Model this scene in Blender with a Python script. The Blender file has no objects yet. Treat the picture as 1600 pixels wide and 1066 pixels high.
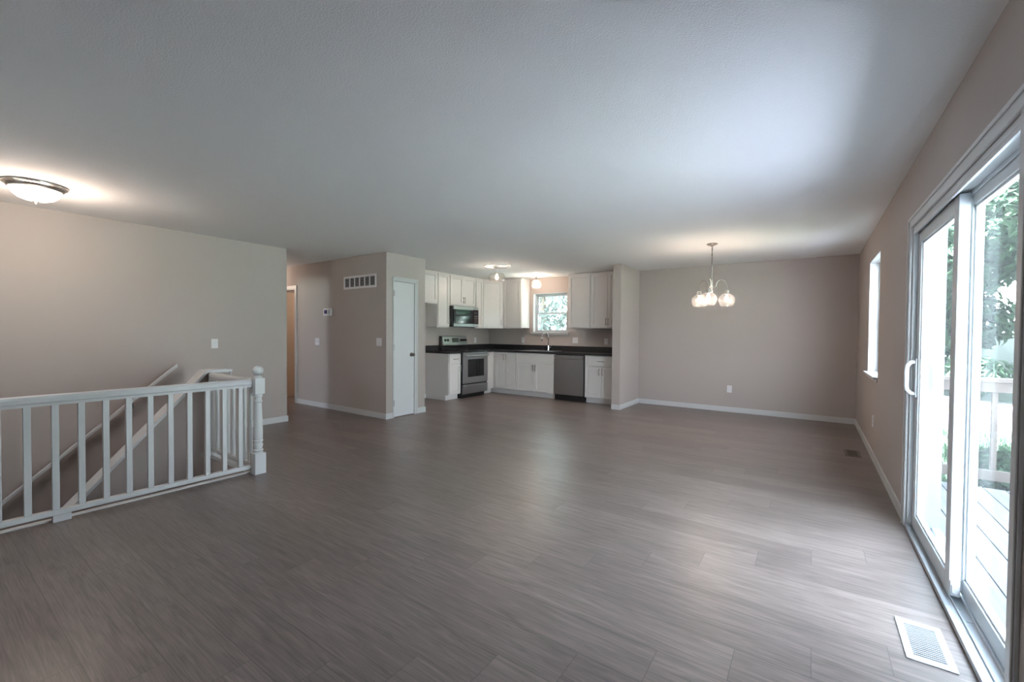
import bpy, bmesh, math, random
from mathutils import Vector, Matrix
random.seed(7)
S = bpy.context.scene
COL = S.collection
PI = math.pi

# ------------------------------------------------------------------ camera
CAM_H = 1.2774
def make_camera():
    f, pitch, yaw, roll = 671.2955, math.radians(-1.0861), math.radians(34.8843), math.radians(0.4441)
    F = Vector((-math.sin(yaw)*math.cos(pitch), math.cos(yaw)*math.cos(pitch), math.sin(pitch)))
    R = Vector((math.cos(yaw), math.sin(yaw), 0)); U = R.cross(F)
    R2 = R*math.cos(roll)+U*math.sin(roll); U2 = -R*math.sin(roll)+U*math.cos(roll)
    cd = bpy.data.cameras.new('camera'); cd.sensor_fit = 'HORIZONTAL'; cd.sensor_width = 36; cd.lens = f*36/1600
    cd.clip_start = 0.02; cd.clip_end = 300
    o = bpy.data.objects.new('camera', cd); COL.objects.link(o)
    m = Matrix((R2, U2, -F)).transposed().to_4x4(); m.translation = Vector((0, 0, CAM_H))
    o.matrix_world = m; S.camera = o
make_camera()

# ------------------------------------------------------------------ world, sun, exposure
SKY, SUN = 12.8, 1800.0
LAMP_STAIR, LAMP_CHANDELIER, LAMP_KITCHEN, LAMP_HALL = 13.5, 27.0, 240.0, 8.0
w = bpy.data.worlds.new('sky'); S.world = w; w.use_nodes = True
nt = w.node_tree; nt.nodes.clear()
tc = nt.nodes.new('ShaderNodeTexCoord'); sp = nt.nodes.new('ShaderNodeSeparateXYZ')
rp = nt.nodes.new('ShaderNodeValToRGB'); bg = nt.nodes.new('ShaderNodeBackground'); ow = nt.nodes.new('ShaderNodeOutputWorld')
rp.color_ramp.elements[0].position = 0.0; rp.color_ramp.elements[0].color = (0.80, 0.90, 1.0, 1)
rp.color_ramp.elements[1].position = 0.8; rp.color_ramp.elements[1].color = (0.66, 0.82, 1.0, 1)
nt.links.new(tc.outputs['Generated'], sp.inputs[0]); nt.links.new(sp.outputs['Z'], rp.inputs[0])
nt.links.new(rp.outputs[0], bg.inputs[0]); bg.inputs[1].default_value = SKY
nt.links.new(bg.outputs[0], ow.inputs[0])

def sun(direction, strength, angle, color):
    d = bpy.data.lights.new('sun', 'SUN'); d.energy = strength; d.angle = math.radians(angle); d.color = color
    o = bpy.data.objects.new('sun', d); COL.objects.link(o)
    o.rotation_euler = Vector(direction).to_track_quat('-Z', 'Y').to_euler(); o.location = (3, -6, 6)
sun((0.30, -0.50, -0.81), SUN, 3, (0.78, 0.84, 1.0))   # high sun behind the house: the eave shades the deck strip along the wall

def portal(name, loc, direction, sx, sy):      # sampling guide for the daylight in a window opening (emits nothing)
    d = bpy.data.lights.new(name, 'AREA'); d.shape = 'RECTANGLE'; d.size = sx; d.size_y = sy
    d.cycles.is_portal = True
    o = bpy.data.objects.new(name, d); COL.objects.link(o); o.location = loc
    o.rotation_euler = Vector(direction).to_track_quat('-Z', 'Y').to_euler()
portal('portal_patio', (0.71, 2.945, 1.0), (-1, 0, 0), 1.9, 2.05)
portal('portal_dining', (0.71, 6.0, 1.49), (-1, 0, 0), 0.95, 1.3)
portal('portal_kitchen', (-4.52, 8.03, 1.7), (0, -1, 0), 0.85, 0.88)
portal('portal_front', (-4.0, -2.07, 1.6), (0, 1, 0), 0.72, 0.82)
portal('portal_bedroom', (-7.1, -2.07, 1.4), (0, 1, 0), 1.5, 1.3)

vs = S.view_settings
S.display_settings.display_device = 'sRGB'
vs.view_transform = 'Standard'; vs.look = 'None'; vs.gamma = 1; vs.use_curve_mapping = False
vs.exposure = 0.75

# ------------------------------------------------------------------ materials
def node_mat(name):
    m = bpy.data.materials.new(name); m.use_nodes = True
    n = m.node_tree; b = n.nodes['Principled BSDF']
    return m, n, b
def bump_from(n, b, scale, strength, dist=0.002, detail=4.0, stretch=(1, 1, 1)):
    g = n.nodes.new('ShaderNodeNewGeometry'); mp = n.nodes.new('ShaderNodeMapping'); t = n.nodes.new('ShaderNodeTexNoise')
    mp.inputs['Scale'].default_value = stretch
    t.inputs['Scale'].default_value = scale; t.inputs['Detail'].default_value = detail
    bp = n.nodes.new('ShaderNodeBump'); bp.inputs['Strength'].default_value = strength; bp.inputs['Distance'].default_value = dist
    n.links.new(g.outputs['Position'], mp.inputs[0]); n.links.new(mp.outputs[0], t.inputs['Vector'])
    n.links.new(t.outputs[0], bp.inputs['Height']); n.links.new(bp.outputs[0], b.inputs['Normal'])
    return t
def plain(name, col, rough=0.5, metal=0.0, bump=None, var=0.0, spec=None):
    m, n, b = node_mat(name)
    b.inputs['Base Color'].default_value = (*col, 1); b.inputs['Roughness'].default_value = rough; b.inputs['Metallic'].default_value = metal
    if spec is not None: b.inputs['Specular IOR Level'].default_value = spec
    t = bump_from(n, b, *(bump or (40, 0.05)))
    if var:
        r = n.nodes.new('ShaderNodeValToRGB')
        r.color_ramp.elements[0].position = 0.3; r.color_ramp.elements[1].position = 0.7
        r.color_ramp.elements[0].color = (*[c*(1-var) for c in col], 1); r.color_ramp.elements[1].color = (*[min(1, c*(1+var)) for c in col], 1)
        n.links.new(t.outputs[0], r.inputs[0]); n.links.new(r.outputs[0], b.inputs['Base Color'])
    return m
M = {}
M['wall'] = plain('greige_wall_paint', (0.435, 0.378, 0.350), 0.75, bump=(180, 0.12, 0.001))
M['ceiling'] = plain('textured_ceiling_paint', (0.84, 0.835, 0.835), 0.9, bump=(130, 0.5, 0.005, 2.5))
M['trim'] = plain('white_trim_paint', (0.585, 0.585, 0.585), 0.4, bump=(30, 0.03))
M['cab'] = plain('white_cabinet_paint', (0.74, 0.715, 0.70), 0.27, bump=(30, 0.02))
M['door'] = plain('white_door_paint', (0.70, 0.70, 0.71), 0.45, bump=(30, 0.03))
M['tan'] = plain('tan_door_paint', (0.62, 0.48, 0.36), 0.5, bump=(30, 0.03))
M['vinyl'] = plain('white_vinyl', (0.60, 0.62, 0.63), 0.35, bump=(20, 0.02))
M['plastic'] = plain('white_plastic', (0.74, 0.73, 0.74), 0.35, bump=(40, 0.02))
M['slot'] = plain('dark_slot', (0.03, 0.03, 0.03), 0.6)
M['black'] = plain('black_enamel', (0.012, 0.012, 0.013), 0.28, bump=(60, 0.02))
M['blackglass'] = plain('black_glass', (0.008, 0.008, 0.01), 0.06, bump=(10, 0.0))
M['nickel'] = plain('brushed_nickel', (0.50, 0.47, 0.43), 0.3, 1.0, bump=(200, 0.05))
M['darknickel'] = plain('dark_nickel', (0.33, 0.31, 0.29), 0.35, 1.0, bump=(200, 0.05))
M['knob'] = plain('satin_dark_nickel', (0.22, 0.20, 0.185), 0.3, 1.0, bump=(200, 0.03))
M['chrome'] = plain('chrome', (0.75, 0.75, 0.76), 0.12, 1.0, bump=(20, 0.01))
M['alu'] = plain('aluminium_track', (0.55, 0.58, 0.61), 0.35, 0.8, bump=(80, 0.03))
M['grey'] = plain('grey_window_frame', (0.42, 0.44, 0.47), 0.45)
M['dimframe'] = plain('darkened_outer_frame', (0.12, 0.145, 0.155), 0.5)  # darkened copy of the white vinyl, offsets the glaring daylight outside
M['ventpaint'] = plain('pale_vent_paint', (0.66, 0.68, 0.70), 0.45)
M['ventdark'] = plain('brown_vent_paint', (0.13, 0.105, 0.095), 0.5)
M['screen'] = plain('dark_blue_screen', (0.05, 0.05, 0.16), 0.2)
M['lcd'] = plain('grey_green_display', (0.05, 0.06, 0.055), 0.15)

def steel(name, vertical):
    m, n, b = node_mat(name)
    b.inputs['Base Color'].default_value = (0.40, 0.40, 0.41, 1); b.inputs['Metallic'].default_value = 1.0; b.inputs['Roughness'].default_value = 0.3
    t = bump_from(n, b, 60, 0.04, 0.001, 3.0, (1, 1, 0.03) if vertical else (0.05, 0.05, 1))
    return m
M['steel'] = steel('brushed_stainless_steel', False)
M['steelv'] = steel('brushed_stainless_steel_vertical', True)

def counter_mat():
    m, n, b = node_mat('black_speckled_laminate')
    t = bump_from(n, b, 220, 0.03, 0.001)
    r = n.nodes.new('ShaderNodeValToRGB')
    e = r.color_ramp.elements; e[0].position = 0.45; e[0].color = (0.008, 0.008, 0.010, 1); e[1].position = 0.72; e[1].color = (0.09, 0.085, 0.09, 1)
    n.links.new(t.outputs[0], r.inputs[0]); n.links.new(r.outputs[0], b.inputs['Base Color']); b.inputs['Roughness'].default_value = 0.22
    return m
M['counter'] = counter_mat()

def floor_mat():
    m, n, b = node_mat('grey_brown_vinyl_plank')
    N = n.nodes.new; L = n.links.new
    g = N('ShaderNodeNewGeometry')
    # plank layout: rows 0.193 m wide along X, every row's joints stepped by 0.255 m
    def mth(op, a, b=None):
        q = N('ShaderNodeMath'); q.operation = op
        for k, x in enumerate((a, b)):
            if x is None: continue
            if isinstance(x, (int, float)): q.inputs[k].default_value = x
            else: L(x, q.inputs[k])
        return q.outputs[0]
    xyz = N('ShaderNodeSeparateXYZ'); L(g.outputs['Position'], xyz.inputs[0])
    v = mth('DIVIDE', mth('SUBTRACT', xyz.outputs['Y'], 2.32), 0.193); row = mth('FLOOR', v); fv = mth('SUBTRACT', v, row)
    u = mth('DIVIDE', mth('SUBTRACT', mth('ADD', xyz.outputs['X'], 0.745), mth('MULTIPLY', row, 0.255)), 1.275); colm = mth('FLOOR', u); fu = mth('SUBTRACT', u, colm)
    ev = mth('MULTIPLY', mth('MINIMUM', fv, mth('SUBTRACT', 1.0, fv)), 0.193); eu = mth('MULTIPLY', mth('MINIMUM', fu, mth('SUBTRACT', 1.0, fu)), 1.275)
    em = N('ShaderNodeMapRange'); em.inputs[1].default_value = 0.0006; em.inputs[2].default_value = 0.0022; em.inputs[3].default_value = 1.0; em.inputs[4].default_value = 0.0
    L(mth('MINIMUM', ev, eu), em.inputs[0]); seam = em.outputs[0]
    cid = N('ShaderNodeCombineXYZ'); L(row, cid.inputs[0]); L(colm, cid.inputs[1])
    wn = N('ShaderNodeTexWhiteNoise'); wn.noise_dimensions = '2D'; L(cid.outputs[0], wn.inputs['Vector']); rnd_ = wn.outputs['Value']
    # grain, shifted per plank
    sx = N('ShaderNodeVectorMath'); sx.operation = 'MULTIPLY_ADD'
    cmb = N('ShaderNodeCombineXYZ'); mu = N('ShaderNodeMath'); mu.operation = 'MULTIPLY'; mu.inputs[1].default_value = 37.0
    L(rnd_, mu.inputs[0]); L(mu.outputs[0], cmb.inputs[2]); L(mu.outputs[0], cmb.inputs[0])
    sx.inputs[1].default_value = (1.5, 15.0, 1.0)
    L(g.outputs['Position'], sx.inputs[0]); L(cmb.outputs[0], sx.inputs[2])
    gr = N('ShaderNodeTexNoise'); gr.inputs['Scale'].default_value = 1.6; gr.inputs['Detail'].default_value = 7; gr.inputs['Roughness'].default_value = 0.62; gr.inputs['Distortion'].default_value = 1.6
    L(sx.outputs[0], gr.inputs['Vector'])
    fx = N('ShaderNodeVectorMath'); fx.operation = 'MULTIPLY_ADD'; fx.inputs[1].default_value = (5.0, 170.0, 1.0)
    L(g.outputs['Position'], fx.inputs[0]); L(cmb.outputs[0], fx.inputs[2])
    fg = N('ShaderNodeTexNoise'); fg.inputs['Scale'].default_value = 1.0; fg.inputs['Detail'].default_value = 4
    L(fx.outputs[0], fg.inputs['Vector'])
    mx = N('ShaderNodeMix'); mx.data_type = 'FLOAT'; mx.inputs[0].default_value = 0.45
    L(gr.outputs[0], mx.inputs[2]); L(fg.outputs[0], mx.inputs[3])
    rp = N('ShaderNodeValToRGB'); e = rp.color_ramp.elements
    e[0].position = 0.33; e[0].color = (0.102, 0.079, 0.070, 1); e[1].position = 0.68; e[1].color = (0.240, 0.190, 0.171, 1)
    L(mx.outputs[0], rp.inputs[0])
    hv = N('ShaderNodeHueSaturation'); L(rp.outputs[0], hv.inputs['Color'])
    mr = N('ShaderNodeMapRange'); mr.inputs[3].default_value = 0.87; mr.inputs[4].default_value = 1.13; L(rnd_, mr.inputs[0]); L(mr.outputs[0], hv.inputs['Value'])
    mm = N('ShaderNodeMix'); mm.data_type = 'RGBA'; L(mth('MULTIPLY', seam, 0.55), mm.inputs[0]); L(hv.outputs[0], mm.inputs[6]); mm.inputs[7].default_value = (0.045, 0.037, 0.034, 1)
    L(mm.outputs[2], b.inputs['Base Color'])
    rr = N('ShaderNodeMapRange'); rr.inputs[1].default_value = 0.3; rr.inputs[2].default_value = 0.7; rr.inputs[3].default_value = 0.30; rr.inputs[4].default_value = 0.34
    L(gr.outputs[0], rr.inputs[0]); L(rr.outputs[0], b.inputs['Roughness'])
    bp = N('ShaderNodeBump'); bp.inputs['Strength'].default_value = 0.05; bp.inputs['Distance'].default_value = 0.001
    inv = N('ShaderNodeMath'); inv.operation = 'SUBTRACT'; L(mx.outputs[0], inv.inputs[0]); L(seam, inv.inputs[1])
    L(inv.outputs[0], bp.inputs['Height']); L(bp.outputs[0], b.inputs['Normal'])
    return m
M['floor'] = floor_mat()

def glass_mat(name, tint=(1, 1, 1), haze=0.0, ior=1.5, seeds=False, refl=1.0):
    m = bpy.data.materials.new(name); m.use_nodes = True; n = m.node_tree; n.nodes.clear(); N = n.nodes.new
    o = N('ShaderNodeOutputMaterial'); tr = N('ShaderNodeBsdfTransparent'); gl = N('ShaderNodeBsdfGlossy'); mix = N('ShaderNodeMixShader')
    tr.inputs[0].default_value = (*tint, 1); gl.inputs['Roughness'].default_value = 0.02
    ge = N('ShaderNodeNewGeometry'); dt = N('ShaderNodeVectorMath'); dt.operation = 'DOT_PRODUCT'
    n.links.new(ge.outputs['Incoming'], dt.inputs[0]); n.links.new(ge.outputs['Normal'], dt.inputs[1])
    prev = dt.outputs['Value']                       # Schlick reflectance of a thin sheet, the same from both sides
    f0 = ((ior-1)/(ior+1))**2
    for op, a, b in (('ABSOLUTE', None, None), ('SUBTRACT', 1.0, 'r'), ('POWER', None, 5.0), ('MULTIPLY_ADD', None, 1-f0)):
        q = N('ShaderNodeMath'); q.operation = op
        if b == 'r': q.inputs[0].default_value = a; n.links.new(prev, q.inputs[1])
        else:
            n.links.new(prev, q.inputs[0])
            if b is not None: q.inputs[1].default_value = b
            if op == 'MULTIPLY_ADD': q.inputs[2].default_value = f0
        prev = q.outputs[0]
    q = N('ShaderNodeMath'); q.operation = 'MULTIPLY'; q.inputs[1].default_value = refl; n.links.new(prev, q.inputs[0]); prev = q.outputs[0]
    n.links.new(prev, mix.inputs[0]); n.links.new(tr.outputs[0], mix.inputs[1]); n.links.new(gl.outputs[0], mix.inputs[2])
    last = mix
    if haze:
        tl = N('ShaderNodeBsdfTranslucent'); tl.inputs[0].default_value = (0.95, 0.97, 1, 1)
        m2 = N('ShaderNodeMixShader'); m2.inputs[0].default_value = haze
        n.links.new(mix.outputs[0], m2.inputs[1]); n.links.new(tl.outputs[0], m2.inputs[2]); last = m2
    if seeds:
        t = N('ShaderNodeTexNoise'); t.inputs['Scale'].default_value = 45; bp = N('ShaderNodeBump'); bp.inputs['Strength'].default_value = 0.5; bp.inputs['Distance'].default_value = 0.004
        n.links.new(t.outputs[0], bp.inputs['Height']); n.links.new(bp.outputs[0], gl.inputs['Normal'])
    n.links.new(last.outputs[0], o.inputs[0])
    return m
M['glass'] = glass_mat('window_glass', (0.97, 0.985, 0.985), 0.008, refl=0.22)
M['shade'] = glass_mat('clear_shade_glass', (0.95, 0.93, 0.90), 0.035, 1.7, True)

def emit(name, col, strength):
    m = bpy.data.materials.new(name); m.use_nodes = True; n = m.node_tree; n.nodes.clear()
    o = n.nodes.new('ShaderNodeOutputMaterial'); e = n.nodes.new('ShaderNodeEmission'); e.inputs[0].default_value = (*col, 1); e.inputs[1].default_value = strength
    n.links.new(e.outputs[0], o.inputs[0]); return m
M['bulb'] = emit('warm_bulb', (1.0, 0.86, 0.68), 6.0)
M['bowl'] = emit('lit_frosted_bowl', (1.0, 0.93, 0.85), 2.3)

def wood_mat(name, c1, c2, rough, stretch):
    m, n, b = node_mat(name); t = bump_from(n, b, 4, 0.25, 0.003, 6, stretch)
    r = n.nodes.new('ShaderNodeValToRGB'); e = r.color_ramp.elements
    e[0].position = 0.32; e[0].color = (*c1, 1); e[1].position = 0.7; e[1].color = (*c2, 1)
    n.links.new(t.outputs[0], r.inputs[0]); n.links.new(r.outputs[0], b.inputs['Base Color']); b.inputs['Roughness'].default_value = rough
    return m
M['deck'] = wood_mat('weathered_deck_boards', (0.060, 0.064, 0.067), (0.098, 0.105, 0.112), 0.8, (9, 0.6, 1))
M['deckrail'] = wood_mat('tan_deck_rail_timber', (0.034, 0.025, 0.019), (0.052, 0.040, 0.031), 0.8, (1, 1, 1))
M['grass'] = plain('lawn_grass', (0.009, 0.018, 0.007), 0.9, bump=(8, 0.5, 0.05), var=0.4)
M['gravel'] = plain('pale_gravel', (0.035, 0.035, 0.037), 0.9, bump=(25, 0.8, 0.03), var=0.45)
M['shingle'] = plain('roof_shingles', (0.12, 0.11, 0.11), 0.9, bump=(20, 0.5, 0.02))
M['bark'] = plain('tree_bark', (0.10, 0.08, 0.06), 0.9, bump=(12, 0.8, 0.02), var=0.3)
def leaf_mat(name, c):
    m = bpy.data.materials.new(name); m.use_nodes = True; n = m.node_tree; n.nodes.clear(); N = n.nodes.new
    o = N('ShaderNodeOutputMaterial'); d = N('ShaderNodeBsdfDiffuse'); t = N('ShaderNodeBsdfTranslucent'); x = N('ShaderNodeMixShader'); x.inputs[0].default_value = 0.4
    g = N('ShaderNodeNewGeometry'); r = N('ShaderNodeValToRGB')
    r.color_ramp.elements[0].color = (*[k*0.6 for k in c], 1); r.color_ramp.elements[1].color = (*[min(1, k*1.45) for k in c], 1)
    n.links.new(g.outputs['Random Per Island'], r.inputs[0]); n.links.new(r.outputs[0], d.inputs[0]); n.links.new(r.outputs[0], t.inputs[0])
    n.links.new(d.outputs[0], x.inputs[1]); n.links.new(t.outputs[0], x.inputs[2]); n.links.new(x.outputs[0], o.inputs[0])
    return m
M['leaf0'] = leaf_mat('mid_green_leaves', (0.013, 0.024, 0.014))
M['leaf1'] = leaf_mat('bright_green_leaves', (0.019, 0.035, 0.019))
M['leaf2'] = leaf_mat('glare_paled_leaves', (0.13, 0.15, 0.135))  # leaf colour paled so the kitchen window view looks washed out by daylight

# ------------------------------------------------------------------ mesh helpers
def NB(): return bmesh.new()
def bx(bm, x0, x1, y0, y1, z0, z1):
    if x0 > x1: x0, x1 = x1, x0
    if y0 > y1: y0, y1 = y1, y0
    if z0 > z1: z0, z1 = z1, z0
    v = [bm.verts.new(p) for p in ((x0,y0,z0),(x1,y0,z0),(x1,y1,z0),(x0,y1,z0),(x0,y0,z1),(x1,y0,z1),(x1,y1,z1),(x0,y1,z1))]
    for f in ((0,3,2,1),(4,5,6,7),(0,1,5,4),(1,2,6,5),(2,3,7,6),(3,0,4,7)): bm.faces.new([v[i] for i in f])
    return bm
def prism(bm, poly, a0, a1, axis):   # extrude a 2-D polygon along an axis ('x': poly is (y,z); 'y': (x,z); 'z': (x,y))
    def P(p, a): return (a, p[0], p[1]) if axis == 'x' else ((p[0], a, p[1]) if axis == 'y' else (p[0], p[1], a))
    A = [bm.verts.new(P(p, a0)) for p in poly]; B = [bm.verts.new(P(p, a1)) for p in poly]
    n = len(poly); bm.faces.new(A[::-1]); bm.faces.new(B)
    for i in range(n): bm.faces.new((A[i], A[(i+1) % n], B[(i+1) % n], B[i]))
    bmesh.ops.recalc_face_normals(bm, faces=bm.faces)
    return bm
def tube(bm, pts, r, seg=10, cap=True, sq=False):
    pts = [Vector(p) for p in pts]; rings = []
    up0 = None
    for i, p in enumerate(pts):
        d = (pts[min(i+1, len(pts)-1)]-pts[max(i-1, 0)]).normalized()
        if up0 is None:
            up0 = Vector((0, 0, 1)) if abs(d.z) < 0.9 else Vector((1, 0, 0))
        a = d.cross(up0).normalized(); b = a.cross(d).normalized(); up0 = b
        rr = r[i] if isinstance(r, (list, tuple)) else r
        rings.append([bm.verts.new(p+a*rr*math.cos(2*PI*k/seg)+b*rr*math.sin(2*PI*k/seg)) for k in range(seg)])
    for i in range(len(rings)-1):
        for k in range(seg): bm.faces.new((rings[i][k], rings[i][(k+1) % seg], rings[i+1][(k+1) % seg], rings[i+1][k]))
    if cap: bm.faces.new(rings[0][::-1]); bm.faces.new(rings[-1])
    bmesh.ops.recalc_face_normals(bm, faces=bm.faces)
    return bm
def lathe(bm, prof, cx=0, cy=0, seg=28, cap=True):
    rings = []
    for r, z in prof:
        rings.append([bm.verts.new((cx+max(r, 1e-4)*math.cos(2*PI*k/seg), cy+max(r, 1e-4)*math.sin(2*PI*k/seg), z)) for k in range(seg)])
    for i in range(len(rings)-1):
        for k in range(seg): bm.faces.new((rings[i][k], rings[i][(k+1) % seg], rings[i+1][(k+1) % seg], rings[i+1][k]))
    if cap: bm.faces.new(rings[0][::-1]); bm.faces.new(rings[-1])
    bmesh.ops.recalc_face_normals(bm, faces=bm.faces)
    return bm
def cells(bm, axis, c0, c1, a0, a1, z0, z1, holes=()):    # a wall of thickness c0..c1 with rectangular openings
    As = sorted({a0, a1, *[h[0] for h in holes], *[h[1] for h in holes]}); Zs = sorted({z0, z1, *[h[2] for h in holes], *[h[3] for h in holes]})
    for i in range(len(As)-1):
        for j in range(len(Zs)-1):
            am, zm = (As[i]+As[i+1])/2, (Zs[j]+Zs[j+1])/2
            if any(h[0] < am < h[1] and h[2] < zm < h[3] for h in holes): continue
            if axis == 'x': bx(bm, c0, c1, As[i], As[i+1], Zs[j], Zs[j+1])
            else: bx(bm, As[i], As[i+1], c0, c1, Zs[j], Zs[j+1])
    bmesh.ops.remove_doubles(bm, verts=bm.verts, dist=1e-5)
    return bm
def obj(name, bm, mat, parent=None, bevel=0.0, smooth=False, loc=None, rot=None):
    me = bpy.data.meshes.new(name); bm.to_mesh(me); bm.free(); me.materials.append(mat)
    if smooth:
        for p in me.polygons: p.use_smooth = True
    o = bpy.data.objects.new(name, me); COL.objects.link(o)
    if parent is not None: o.parent = parent
    if loc: o.location = loc
    if rot: o.rotation_euler = rot
    if bevel:
        md = o.modifiers.new('bevel', 'BEVEL'); md.width = bevel; md.segments = 2; md.limit_method = 'ANGLE'
    return o
def tag(o, label, cat, group=None):
    o['label'] = label; o['category'] = cat
    if group: o['group'] = group
    return o
def thing(name, label, cat, loc=(0, 0, 0), rotz=0, group=None):
    o = bpy.data.objects.new(name, None); COL.objects.link(o); o.empty_display_size = 0.1
    o.location = loc; o.rotation_euler = (0, 0, rotz); return tag(o, label, cat, group)
def struct(name, bm, mat, parent=None, bevel=0.0, label=None, cat=None):
    o = obj(name, bm, mat, parent, bevel); o['kind'] = 'structure'
    if label: o['label'] = label
    if cat: o['category'] = cat
    return o
def sempty(name, label, cat):
    o = bpy.data.objects.new(name, None); COL.objects.link(o); o['kind'] = 'structure'; o['label'] = label; o['category'] = cat; return o

# ------------------------------------------------------------------ dimensions
XR, YB, CH = 0.541, 7.861, 2.44
XL, YL = -6.08, 3.159
XP, YH, YP = -5.075, 4.08, 4.84      # pantry wall face, hall wall face, pantry end
XK = -6.13                            # kitchen left wall face
XPL, XPR, YPF = -2.761, -2.62, 6.921  # partition beside the kitchen
FE, SY = -4.145, 1.85                 # floor edge at the stairwell
YF = -1.9                             # front wall

# ------------------------------------------------------------------ floor, ceiling, walls
bm = NB()
for r in ((FE, 0.70, YF-0.15, 8.02), (-9.4, FE, SY, 8.02), (-9.4, XL-0.06, YF-0.15, SY), (XL-0.06, FE, YF-0.15, -1.2)):
    bx(bm, r[0], r[1], r[2], r[3], -0.25, 0.0)
struct('floor', bm, M['floor'], label='grey brown wood-look plank floor of the open room', cat='floor')
struct('ceiling', bx(NB(), -9.4, 0.70, YF-0.15, 8.02, CH, CH+0.12), M['ceiling'], label='white stippled ceiling over the whole room', cat='ceiling')
SL = (2.03, 3.86, 0.0, 1.995); WD = (5.54, 6.46, 0.845, 2.12); WK = (-4.93, -4.11, 1.275, 2.12)
W3 = (-4.35, -3.65, 1.2, 2.0); W4 = (-7.8, -6.4, 0.8, 2.0)  # the front opening is unseen, added for fill light
struct('wall_right', cells(NB(), 'x', XR, 0.70, YF, YB, 0, CH, [SL, WD]), M['wall'], label='greige wall with the patio door and a narrow window', cat='wall')
struct('wall_back', cells(NB(), 'y', YB, 8.02, -9.4, 0.70, 0, CH, [WK]), M['wall'], label='greige back wall behind the chandelier and the kitchen sink', cat='wall')
struct('wall_partition', bx(NB(), XPL, XPR, YPF, YB, 0, CH), M['wall'], label='short greige wall stub between kitchen and dining corner', cat='wall')
struct('wall_kitchen', bx(NB(), XK-0.12, XK, YP, YB, 0, CH), M['wall'], label='greige kitchen wall behind the range', cat='wall')
PD = (4.215, 4.61, 0, 2.033)
struct('wall_pantry', cells(NB(), 'x', XP-0.12, XP, YH+0.12, YP, 0, CH, [PD]), M['wall'], label='greige wall with the narrow white pantry door', cat='wall')
struct('wall_alcove', bx(NB(), XK-0.12, XP-0.12, YP-0.12, YP, 0, CH), M['wall'], label='side wall of the refrigerator alcove behind the pantry', cat='wall')
D2 = (-8.32, -7.56, 0, 2.03)
struct('wall_hall', cells(NB(), 'y', YH, YH+0.12, -9.28, XP, 0, CH, [D2]), M['wall'], label='greige hall wall with the return air grille', cat='wall')
struct('wall_left', bx(NB(), XL-0.12, XL, YF, YL, -2.0, CH), M['wall'], label='long greige wall behind the stair railing', cat='wall')
struct('wall_corridor', cells(NB(), 'y', YL-0.12, YL, -9.28, XL-0.12, 0, CH, [(-7.45, -6.62, 0, 2.03)]), M['wall'], label='hidden side of the hall behind the stair wall', cat='wall')
struct('wall_end', bx(NB(), -9.4, -9.28, YF, YB, 0, CH), M['wall'], label='end wall of the hall', cat='wall')
struct('wall_front', cells(NB(), 'y', YF-0.15, YF, -9.4, 0.70, 0, CH, [W3, W4]), M['wall'], label='front wall behind the camera', cat='wall')
# stairwell
bm = NB(); bx(bm, XL, FE, SY, SY+0.12, -1.6, -0.25); bx(bm, FE, FE+0.12, -1.2, SY, -1.6, -0.25); bx(bm, XL, FE, -1.32, -1.2, -1.6, -0.25)
bx(bm, -5.06, FE, SY-0.013, SY, -1.6, -0.03); bx(bm, FE-0.013, FE, -1.2, SY-0.013, -1.6, -0.03)
struct('wall_stairwell', bm, M['wall'], label='greige walls lining the open stairwell', cat='wall')
bm = NB(); bx(bm, XL, FE, -1.2, SY, -1.72, -1.6)
for k in range(8): bx(bm, XL, -5.16, SY-0.03-0.25*(k+1), SY-0.03-0.25*k, -1.6, -0.19*(k+1))
struct('floor_stairs', bm, M['floor'], label='stair flight going down beside the half wall', cat='stairs')
# half wall with its sloped cap
HS = (0.885-(-0.225))/(1.81-0.80)
def hz(y): return 0.845-HS*(1.81-y) if y < 1.81 else 0.845
bm = prism(NB(), [(-0.2, -1.6), (2.02, -1.6), (2.02, 0.845), (1.81, 0.845), (-0.2, hz(-0.2))], -5.155, -5.062, 'x')
struct('wall_half', bm, M['wall'], label='sloping half wall between the stair flights', cat='wall')
bm = prism(NB(), [(-0.2, hz(-0.2)), (1.81, 0.845), (2.035, 0.845), (2.035, 0.875), (1.80, 0.875), (-0.2, hz(-0.2)+0.045)], -5.195, -5.022, 'x')
bx(bm, -5.175, -5.042, 2.02, 2.032, 0.80, 0.845)
struct('trim_1', bm, M['trim'], bevel=0.004, label='white sloped cap board on the stair half wall', cat='trim')
bm = NB(); bx(bm, FE-0.022, FE+0.02, -1.2, SY-0.02, -0.03, 0.008); bx(bm, -5.06, FE+0.02, SY-0.02, SY+0.03, -0.03, 0.008)
struct('trim_2', bm, M['trim'], bevel=0.003, label='white nosing strip along the stairwell floor edge', cat='trim')
# baseboards
BH = 0.083; T = 0.013
def base(name, segs, label):
    bm = NB()
    for s in segs:
        bx(bm, *s, 0, BH-0.012)
        x0, x1, y0, y1 = s
        bx(bm, x0, x1, y0, y1, BH-0.012, BH)
    bmesh.ops.remove_doubles(bm, verts=bm.verts, dist=1e-6)
    return struct(name, bm, M['trim'], bevel=0.003, label=label, cat='baseboard')
base('baseboard_back', [(XPR, XR, YB-T, YB), (XPR, XPR+T, YPF-T, YB-T), (XPL-0.002, XPR, YPF-T, YPF)], 'white baseboard along the dining back wall')
base('baseboard_right', [(XR-T, XR, 3.925, YB-T), (XR-T, XR, YF, 1.96)], 'white baseboard along the patio door wall')
base('baseboard_left', [(XL, XL+T, 2.06, YL+T), (XL-2.0, XL, YL, YL+T)], 'white baseboard under the left wall')
base('baseboard_hall', [(-7.495, XP+T, YH-T, YH), (XP, XP+T, YH, 4.194)], 'white baseboard along the hall wall')
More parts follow.
